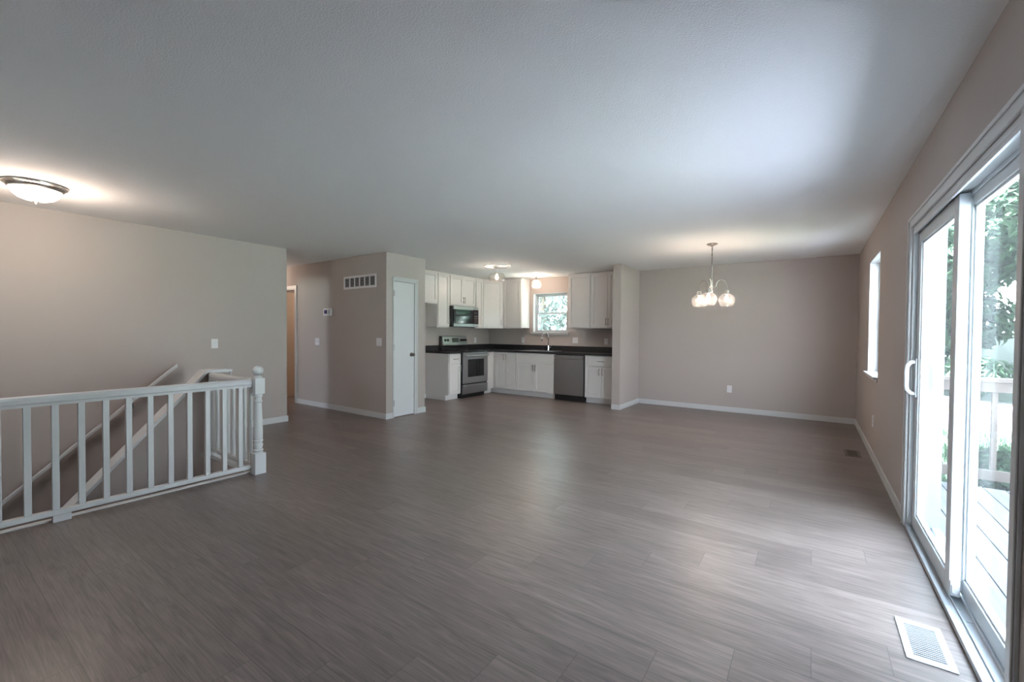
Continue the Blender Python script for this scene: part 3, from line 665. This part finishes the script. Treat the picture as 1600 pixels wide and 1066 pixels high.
# ------------------------------------------------------------------ range
rg = thing('kitchen_range', 'stainless freestanding electric range with black glass top', 'range', (XK+0.03, 6.212, 0), RL)
W_ = 0.772; D_ = 0.60; fr = -D_
bm = NB(); bx(bm, 0, W_, -D_, 0, 0.075, 0.905); bx(bm, 0.03, W_-0.03, -D_+0.04, -0.02, 0.0, 0.075); obj('body', bm, M['black'], rg, 0.003)
bm = NB(); bx(bm, -0.002, W_+0.002, -D_-0.035, -0.03, 0.905, 0.922); obj('cooktop', bm, M['blackglass'], rg, 0.003)
for cx, cy, r_ in ((0.2, -0.2, 0.075), (0.57, -0.2, 0.095), (0.2, -0.46, 0.10), (0.57, -0.46, 0.08)): obj('burner_ring', lathe(NB(), [(r_, 0.9221), (r_, 0.9224), (r_-0.004, 0.9224), (r_-0.004, 0.9221)], cx, cy, 30, False), M['grey'], rg)
bm = prism(NB(), [(0.0, 0.922), (-0.075, 0.922), (-0.075, 0.965), (0.0, 0.965)], 0.0, W_, 'x'); bx(bm, 0.0, W_, -0.04, 0, 0.965, 1.20); bg_ = obj('backguard', bm, M['black'], rg, 0.004)
prof = [(-0.04, 1.0), (-0.082, 1.0), (-0.092, 1.012), (-0.092, 1.03), (-0.062, 1.19), (-0.052, 1.202), (-0.02, 1.202), (-0.02, 1.19)]
bm = prism(NB(), prof, 0.018, W_-0.018, 'x'); cp = obj('control_panel', bm, M['steel'], bg_, 0.003)
def onp(z): return -0.092+0.030*(z-1.03)/0.16
bm = NB(); z0, z1 = 1.075, 1.165
prism(bm, [(onp(z0)-0.003, z0), (onp(z1)-0.003, z1), (onp(z1)+0.002, z1), (onp(z0)+0.002, z0)], 0.29, 0.48, 'x'); obj('display', bm, M['lcd'], bg_)
for x in (0.085, 0.165, 0.555, 0.625, 0.695):
    z = 1.118; y = onp(z); bm = NB(); n_ = Vector((0, -0.983, 0.184))
    p = Vector((x, y, z)); tube(bm, [p, p+n_*0.02, p+n_*0.024], [0.026, 0.022, 0.018], 16); obj('knob', bm, M['black'], bg_)
bm = NB(); z0, z1 = 0.285, 0.885; f1 = fr-0.035
bx(bm, 0.012, 0.14, f1, fr, z0, z1); bx(bm, W_-0.14, W_-0.012, f1, fr, z0, z1); bx(bm, 0.14, W_-0.14, f1, fr, z0, 0.41); bx(bm, 0.14, W_-0.14, f1, fr, 0.755, z1); od = obj('oven_door', bm, M['steel'], rg, 0.003)
obj('oven_window', bx(NB(), 0.138, W_-0.138, f1-0.002, f1+0.01, 0.408, 0.757), M['blackglass'], od, 0.003)
bm = NB(); pts = []
for k in range(13):
    u = k/12; pts.append((0.05+u*(W_-0.10), f1-0.050-0.012*math.sin(PI*u), 0.825))
tube(bm, pts, 0.015, 10)
for x in (0.07, W_-0.07): tube(bm, [(x, f1, 0.825), (x, f1-0.05, 0.825)], 0.011, 8)
obj('handle', bm, M['steel'], od)
bm = NB(); prism(bm, [(fr, 0.085), (fr-0.032, 0.085), (fr-0.036, 0.235), (fr-0.022, 0.262), (fr, 0.262)], 0.012, W_-0.012, 'x'); dw = obj('storage_drawer', bm, M['steel'], rg, 0.002)
# ------------------------------------------------------------------ microwave
mw = thing('microwave_oven', 'black and stainless microwave mounted above the range', 'microwave', (XK+0.01, 6.21, 1.378), RL)
W_ = 0.772; H_ = 0.424; D_ = 0.365
obj('body', bx(NB(), 0, W_, -D_, 0, 0.012, H_), M['black'], mw, 0.003)
bm = NB(); fz = -D_-0.03; dw0 = 0.02; dx1 = 0.60
bx(bm, dw0, dx1, fz, -D_, 0.018, 0.075); bx(bm, dw0, dx1, fz, -D_, 0.355, H_-0.006); md = obj('door', bm, M['steelv'], mw, 0.003)
obj('door_window', bx(NB(), dw0, dx1, fz-0.001, -D_, 0.075, 0.355), M['blackglass'], md, 0.002)
bm = NB(); bx(bm, dx1+0.003, W_-0.004, fz, -D_, 0.075, H_-0.06); cpn = obj('control_panel', bm, M['blackglass'], mw, 0.003)
for q0, q1 in ((0.018, 0.073), (H_-0.058, H_-0.006)): obj('panel_trim', bx(NB(), dx1+0.003, W_-0.004, fz, -D_, q0, q1), M['steelv'], mw, 0.002)
for i in range(3):
    for j in range(4): obj('button', bx(NB(), dx1+0.035+i*0.038, dx1+0.060+i*0.038, fz-0.002, fz, 0.11+j*0.038, 0.128+j*0.038), M['ventdark'], cpn)
obj('display', bx(NB(), dx1+0.035, dx1+0.136, fz-0.002, fz, 0.285, 0.325), M['lcd'], cpn)
bm = NB(); 
for k in range(9): bx(bm, 0.06+k*0.07, 0.11+k*0.07, -D_+0.05, -D_+0.10, 0.010, 0.012)
obj('filter_slots', bm, M['slot'], mw)
# ------------------------------------------------------------------ dishwasher
dwz = thing('dishwasher', 'stainless dishwasher with black toe kick between sink and end cabinet', 'dishwasher', (-4.048, YB-0.02, 0))
W_ = 0.622; D_ = 0.575
obj('body', bx(NB(), 0.006, W_-0.006, -D_, 0, 0.03, 0.868), M['black'], dwz, 0.002)
bm = NB(); bx(bm, 0.008, W_-0.008, -D_-0.045, -D_, 0.115, 0.79); prism(bm, [(-D_, 0.79), (-D_-0.02, 0.79), (-D_-0.03, 0.815), (-D_-0.045, 0.82), (-D_-0.045, 0.86), (-D_, 0.86)], 0.008, W_-0.008, 'x'); dd_ = obj('door', bm, M['steelv'], dwz, 0.003)
bm = NB(); bx(bm, 0.03, W_-0.03, -D_-0.052, -D_-0.044, 0.795, 0.82); obj('handle', bm, M['steel'], dd_, 0.003)
obj('toe_kick', bx(NB(), 0.006, W_-0.006, -D_-0.012, -D_+0.02, 0.0, 0.108), M['black'], dwz, 0.002)

# ------------------------------------------------------------------ light fixtures
def point(name, parent, loc, energy, col=(1.0, 0.80, 0.66), r=0.03):
    d = bpy.data.lights.new(name, 'POINT'); d.energy = energy; d.color = col; d.shadow_soft_size = r
    o = bpy.data.objects.new(name, d); COL.objects.link(o); o.location = loc; o.parent = parent; return o
def bulb(parent, x, y, z, s=1.0):
    bm = NB(); lathe(bm, [(0.006*s, z+0.055*s), (0.013*s, z+0.045*s), (0.02*s, z+0.022*s), (0.026*s, z), (0.022*s, z-0.02*s), (0.010*s, z-0.032*s), (0.001, z-0.035*s)], x, y, 14); return obj('bulb', bm, M['bulb'], parent, smooth=True)
def flush(label, loc, energy, hidden=False):
    t = thing('ceiling_light', label, 'ceiling light', loc)
    obj('pan', lathe(NB(), [(0.03, 0), (0.178, 0), (0.186, -0.008), (0.184, -0.018), (0.168, -0.024), (0.160, -0.040), (0.152, -0.046), (0.140, -0.046)], 0, 0, 40), M['nickel'], t, smooth=False)
    obj('glass_bowl', lathe(NB(), [(0.150, -0.046), (0.147, -0.062), (0.132, -0.088), (0.105, -0.112), (0.068, -0.128), (0.03, -0.136), (0.001, -0.137)], 0, 0, 40), M['bowl'], t, smooth=True)
    obj('finial', lathe(NB(), [(0.017, -0.136), (0.019, -0.141), (0.009, -0.146), (0.008, -0.152), (0.001, -0.156)], 0, 0, 16), M['nickel'], t, smooth=True)
    if energy: point('lamp_glow', t, (0, 0, -0.26), energy, (1.0, 0.80, 0.65), 0.12)
    return t
flush('flush ceiling light with a lit frosted bowl above the stairwell', (-5.13, 0.655, CH), LAMP_STAIR)
flush('flush ceiling light in the hall around the corner of the long wall', (-8.3, 3.62, CH), LAMP_HALL)
flush('flush ceiling light in the room behind the tan door', (-7.6, 5.4, CH), LAMP_HALL*2.5)
# chandelier
ch = thing('chandelier', 'three arm nickel chandelier with clear glass globes over the dining corner', 'chandelier', (-1.065, 6.0, CH))
obj('canopy', lathe(NB(), [(0.066, 0), (0.066, -0.006), (0.055, -0.016), (0.022, -0.026), (0.010, -0.04)], 0, 0, 28), M['nickel'], ch, smooth=False)
bm = NB(); tube(bm, [(0, 0, -0.03), (0, 0, -0.50)], 0.0065, 10)
for z in (-0.07, -0.14): lathe(bm, [(0.006, z+0.012), (0.010, z+0.008), (0.010, z-0.008), (0.006, z-0.012)], 0, 0, 12)
obj('stem', bm, M['darknickel'], ch)
obj('hub', lathe(NB(), [(0.006, -0.47), (0.013, -0.485), (0.013, -0.54), (0.018, -0.545), (0.018, -0.56), (0.011, -0.565), (0.011, -0.60), (0.016, -0.61), (0.006, -0.628), (0.001, -0.63)], 0, 0, 18), M['nickel'], ch, smooth=False)
yaw = math.radians(34.9)
for an in (-5, 115, 235):
    th_ = math.radians(an)+yaw; cx, cy = math.cos(th_), math.sin(th_); pts = [(0.012*cx, 0.012*cy, -0.55)]
    for k in range(0, 13):
        q = PI*k/12; rr = 0.055+0.0675*(1-math.cos(q)); pts.append((rr*cx, rr*cy, -0.545+0.085*math.sin(q)**0.8))
    pts.append((0.19*cx, 0.19*cy, -0.60))
    arm = obj('arm', tube(NB(), pts, 0.0056, 8), M['darknickel'], ch, smooth=True)
    X, Y = 0.19*cx, 0.19*cy
    obj('socket_cup', lathe(NB(), [(0.010, -0.59), (0.026, -0.60), (0.028, -0.635), (0.024, -0.645)], X, Y, 18), M['nickel'], arm, smooth=False)
    obj('glass_globe', lathe(NB(), [(0.028, -0.638), (0.060, -0.652), (0.088, -0.680), (0.098, -0.715), (0.094, -0.750), (0.080, -0.782), (0.066, -0.800)], X, Y, 32, False), M['shade'], arm, smooth=True)
    bulb(arm, X, Y, -0.705)
    point('lamp_glow', ch, (X, Y, -0.705), LAMP_CHANDELIER)
# kitchen semi-flush lights
k1 = thing('ceiling_light', 'kitchen ceiling light with wide glass drum under a round medallion', 'ceiling light', (-4.50, 5.98, CH))
obj('medallion', lathe(NB(), [(0.05, 0), (0.235, 0), (0.24, -0.006), (0.228, -0.016), (0.205, -0.018), (0.19, -0.008), (0.175, -0.006), (0.08, -0.010), (0.07, -0.02), (0.05, -0.02)], 0, 0, 44), M['trim'], k1, smooth=False)
obj('canopy', lathe(NB(), [(0.062, -0.02), (0.062, -0.03), (0.04, -0.042), (0.012, -0.05)], 0, 0, 24), M['nickel'], k1)
bm = NB(); tube(bm, [(0, 0, -0.04), (0, 0, -0.14)], 0.008, 10); lathe(bm, [(0.012, -0.115), (0.042, -0.126), (0.044, -0.135), (0.012, -0.14)], 0, 0, 28); obj('stem', bm, M['nickel'], k1)
obj('glass_drum', lathe(NB(), [(0.045, -0.133), (0.122, -0.143), (0.140, -0.17), (0.143, -0.21), (0.138, -0.245), (0.120, -0.275)], 0, 0, 36, False), M['shade'], k1, smooth=True)
bulb(k1, 0, 0, -0.205, 1.15); point('lamp_glow', k1, (0, 0, -0.205), LAMP_KITCHEN)
k2 = thing('ceiling_light', 'small glass globe ceiling light in front of the kitchen window', 'ceiling light', (-4.55, 7.36, CH))
obj('canopy', lathe(NB(), [(0.068, 0), (0.068, -0.008), (0.05, -0.02), (0.014, -0.03)], 0, 0, 24), M['nickel'], k2)
obj('socket_cup', lathe(NB(), [(0.010, -0.02), (0.012, -0.06), (0.026, -0.066), (0.027, -0.10), (0.022, -0.106)], 0, 0, 18), M['nickel'], k2)
obj('glass_globe', lathe(NB(), [(0.027, -0.095), (0.060, -0.112), (0.095, -0.145), (0.108, -0.185), (0.100, -0.225), (0.080, -0.252), (0.055, -0.265)], 0, 0, 32, False), M['shade'], k2, smooth=True)
bulb(k2, 0, 0, -0.17); point('lamp_glow', k2, (0, 0, -0.17), LAMP_KITCHEN*0.28)

# ------------------------------------------------------------------ outside: deck, lawn, trees
DZ = -0.09
dk = thing('deck', 'weathered wooden deck outside the patio door', 'deck', (0.72, 0, DZ))
bm = NB(); x = 0.0; k = 0
while x < 3.0:
    bx(bm, x, x+0.138, -3.0, 5.62, -0.038, 0.0); x += 0.1445
obj('boards', bm, M['deck'], dk, 0.003)
bm = NB()
for y in (-2.9, -0.8, 1.3, 3.4, 5.55): bx(bm, 0, 3.0, y, y+0.04, -0.24, -0.04)
bx(bm, 0, 3.02, 5.60, 5.64, -0.26, -0.04); obj('joists', bm, M['deckrail'], dk)
def deck_rail(label, loc, rotz, L, nb):
    t = thing('deck_railing', label, 'railing', loc, rotz)
    obj('top_rail', bx(NB(), 0, L, -0.07, 0.07, 0.965, 1.0), M['deckrail'], t, 0.004)
    obj('upper_board', bx(NB(), 0, L, -0.02, 0.02, 0.875, 0.962), M['deckrail'], t, 0.004)
    obj('lower_board', bx(NB(), 0, L, -0.02, 0.02, 0.09, 0.18), M['deckrail'], t, 0.004)
    for k in range(nb):
        x = (k+0.5)*L/nb; obj('baluster', bx(NB(), x-0.019, x+0.019, 0.021, 0.057, 0.10, 0.96), M['deckrail'], t, 0.002)
    for x in (0.05, L-0.05): obj('post', bx(NB(), x-0.045, x+0.045, -0.112, -0.022, 0.0, 0.965), M['deckrail'], t, 0.003)
    return t
deck_rail('tan wooden deck railing across the far end of the deck', (0.74, 5.55, DZ), 0, 2.96, 22)
deck_rail('tan wooden deck railing along the outer side of the deck', (3.66, 5.36, DZ), -PI/2, 8.4, 60)
# ground
GZ = -0.62
def gz(x, y):
    d = max(0.0, (y-13)*0.16)+max(0.0, (x-9)*0.12); return GZ+min(d, 6.0)+0.05*math.sin(x*0.9)*math.cos(y*0.7)
bm = NB(); n = 44; vv = {}
for i in range(n+1):
    for j in range(n+1):
        x = -24+i*(54/n); y = -22+j*(70/n); vv[i, j] = bm.verts.new((x, y, gz(x, y) if not (-11 < x < 2.5 and -4 < y < 9) else GZ-1.3))
for i in range(n):
    for j in range(n): bm.faces.new((vv[i, j], vv[i+1, j], vv[i+1, j+1], vv[i, j+1]))
lawn = struct('ground', bm, M['grass'], label='green lawn sloping up behind the deck', cat='lawn')
bm = NB(); vv = {}
for i in range(21):
    for j in range(7):
        x = 1.2+i*0.45; y = 12.2+j*0.5+0.25*math.sin(i*0.7); e_ = min(i, 20-i, j*2, 12-j*2); vv[i, j] = bm.verts.new((x, y, gz(x, y)+(0.0 if e_ == 0 else 0.05+0.10*min(1, e_/4)+random.uniform(0, 0.03))))
for i in range(20):
    for j in range(6): bm.faces.new((vv[i, j], vv[i+1, j], vv[i+1, j+1], vv[i, j+1]))
struct('ground_gravel', bm, M['gravel'], label='pale gravel bank beyond the lawn', cat='gravel')
struct('ground_neutral_slab', bx(NB(), -12, 4, -9.5, -2.4, GZ-1.6, GZ+0.07), plain('neutral_bounce_grey', (0.05, 0.05, 0.052), 0.9), label='unseen grey slab in front of the house, added against green bounce light', cat='bounce_slab')  # unseen slab added to keep green bounce light out of the room
def grass_blades():
    V, Fc = [], []
    rnd = random.Random(3)
    for k in range(9000):
        y = rnd.uniform(6.2, 13.5); x = y*rnd.uniform(0.10, 0.36)
        if math.hypot(x-2.0, y-7.2) < 0.6: continue
        z = gz(x, y); h = rnd.uniform(0.06, 0.16); a_ = rnd.uniform(0, PI*2); wd = 0.012
        c, s = math.cos(a_)*wd, math.sin(a_)*wd; lx, ly = rnd.uniform(-0.05, 0.05), rnd.uniform(-0.05, 0.05); i = len(V)
        V += [(x-c, y-s, z-0.01), (x+c, y+s, z-0.01), (x+lx, y+ly, z+h)]; Fc.append((i, i+1, i+2))
    me = bpy.data.meshes.new('grass_blades'); me.from_pydata(V, [], Fc); me.materials.append(M['leaf1'])
    o = bpy.data.objects.new('grass_blades', me); COL.objects.link(o); o['kind'] = 'stuff'; tag(o, 'short green grass blades on the lawn past the deck railing', 'grass')
grass_blades()
def leaf_cloud(name, blobs, count, size, mat, parent, seed):
    rnd = random.Random(seed); V, Fc = [], []
    vol = [b[3]**2 for b in blobs]; tot = sum(vol)
    for b, vw in zip(blobs, vol):
        for k in range(int(count*vw/tot)):
            u = Vector((rnd.gauss(0, 1), rnd.gauss(0, 1), rnd.gauss(0, 1))).normalized(); r = b[3]*(0.55+0.5*rnd.random()**0.6)
            p = Vector(b[:3])+Vector((u.x*r, u.y*r, u.z*r*0.8))
            nrm = (u+Vector((rnd.uniform(-.8, .8), rnd.uniform(-.8, .8), rnd.uniform(-.3, 1.0)))).normalized()
            t1 = nrm.orthogonal().normalized(); t1.rotate(Matrix.Rotation(rnd.uniform(0, 2*PI), 3, nrm)); t2 = nrm.cross(t1)
            s = size*rnd.uniform(0.6, 1.3); i = len(V)
            V += [p-t1*s, p+t2*s*0.42+nrm*s*0.12, p+t1*s, p-t2*s*0.42+nrm*s*0.12]; Fc += [(i, i+1, i+2), (i, i+2, i+3)]
    me = bpy.data.meshes.new(name); me.from_pydata([tuple(v) for v in V], [], Fc); me.materials.append(mat)
    o = bpy.data.objects.new(name, me); COL.objects.link(o); o.parent = parent; return o
def tree(label, x, y, h, cr, mat, seed, count=8500, size=0.13, group=None, low=0.28):
    rnd = random.Random(seed); z = gz(x, y)
    t = thing('tree', label, 'tree', (x, y, z-0.05), 0, group)
    bm = NB(); tube(bm, [(0, 0, 0), (0.05, 0.02, h*0.3), (-0.06, 0.05, h*0.6), (0, 0, h*0.85)], [0.04*h*0.4+0.05, 0.12, 0.08, 0.03], 9)
    blobs = []
    for k in range(11):
        a_ = rnd.uniform(0, 2*PI); zz = h*(low+(1-low)*(k+0.5)/11); rr = cr*math.sqrt(max(0.15, 1-((zz/h-0.55)/0.55)**2)); q = rr*rnd.uniform(0.3, 0.6)
        bpos = (q*math.cos(a_), q*math.sin(a_), zz); blobs.append((*bpos, rr*rnd.uniform(0.45, 0.6)))
        tube(bm, [(0, 0, zz*0.75), (bpos[0]*0.5, bpos[1]*0.5, zz*0.9), bpos], [0.05, 0.035, 0.012], 6)
    obj('trunk', bm, M['bark'], t)
    leaf_cloud('crown', blobs, count, size, mat, t, seed+100)
tg = 'trees behind the lawn'
spots = [(0.3, 11.6, 9.5, 3.1, 'leaf0', 'big tree whose crown hangs over the lawn right past the deck'),
 (3.7, 18.8, 8.0, 2.7, 'leaf1', 'bright green broadleaf tree behind the gravel bank, seen through the right patio door pane'),
 (10.6, 18.0, 8.5, 2.9, 'leaf0', 'mid green tree well to the right of the gravel bank'),
 (3.9, 25.6, 12.5, 3.2, 'leaf0', 'tall dark tree standing farthest back behind the gravel bank'),
 (12.0, 26.0, 11.0, 3.5, 'leaf1', 'tall bright tree at the far right side of the lawn'),
 (25.0, 11.5, 8.0, 3.0, 'leaf0', 'dark tree far out on the right bank beside the deck'),
 (27.0, 1.0, 8.0, 3.2, 'leaf0', 'mid green tree far out straight from the patio door'),
 (-2.9, 20.6, 8.5, 2.6, 'leaf2', 'glare-paled tree outside behind the dining wall'),
 (-8.5, 14.2, 7.5, 2.6, 'leaf2', 'glare-paled green tree filling the kitchen window'),
 (-15.2, 15.5, 8.0, 2.8, 'leaf2', 'glare-paled green tree left of the one in the kitchen window'),
 (-11.2, 22.0, 11.0, 3.0, 'leaf2', 'tall glare-paled tree farther back beyond the kitchen window')]
for i, (x, y, h, cr, mt_, lb) in enumerate(spots): tree(lb, x, y, h, cr, M[mt_], 11+i, group=tg, low=0.30 if i == 0 else 0.06, count=17000 if i in (1, 3) else 8500, size=0.16 if i in (1, 3) else 0.13)
def shrub(label, x, y, r, mat, seed, count=1500):
    rnd = random.Random(seed); t = thing('shrub', label, 'shrub', (x, y, gz(x, y)), 0, 'shrubs along the lawn edge')
    bl = [(rnd.uniform(-.5, .5)*r, rnd.uniform(-.5, .5)*r, r*rnd.uniform(0.5, 0.9), r*rnd.uniform(0.5, 0.7)) for k in range(6)]
    bm = NB()
    for b in bl: tube(bm, [(0, 0, 0), (b[0]*0.5, b[1]*0.5, b[2]*0.6), b[:3]], [0.03, 0.02, 0.008], 6)
    obj('stems', bm, M['bark'], t); leaf_cloud('foliage', bl, count, 0.085, mat, t, seed)
shrub('leafy shrub on the near edge of the gravel bank behind the deck railing', 3.4, 15.4, 0.8, M['leaf1'], 61)
shrub('dense shrub at the left end of the gravel bank', 1.0, 15.5, 0.9, M['leaf0'], 62)
shrub('low shrub right of the gravel bank beside the leafy one', 5.7, 15.4, 0.8, M['leaf2'], 63)
shrub('small shrub growing just past the end of the deck', 2.0, 7.2, 0.42, M['leaf1'], 64, 900)
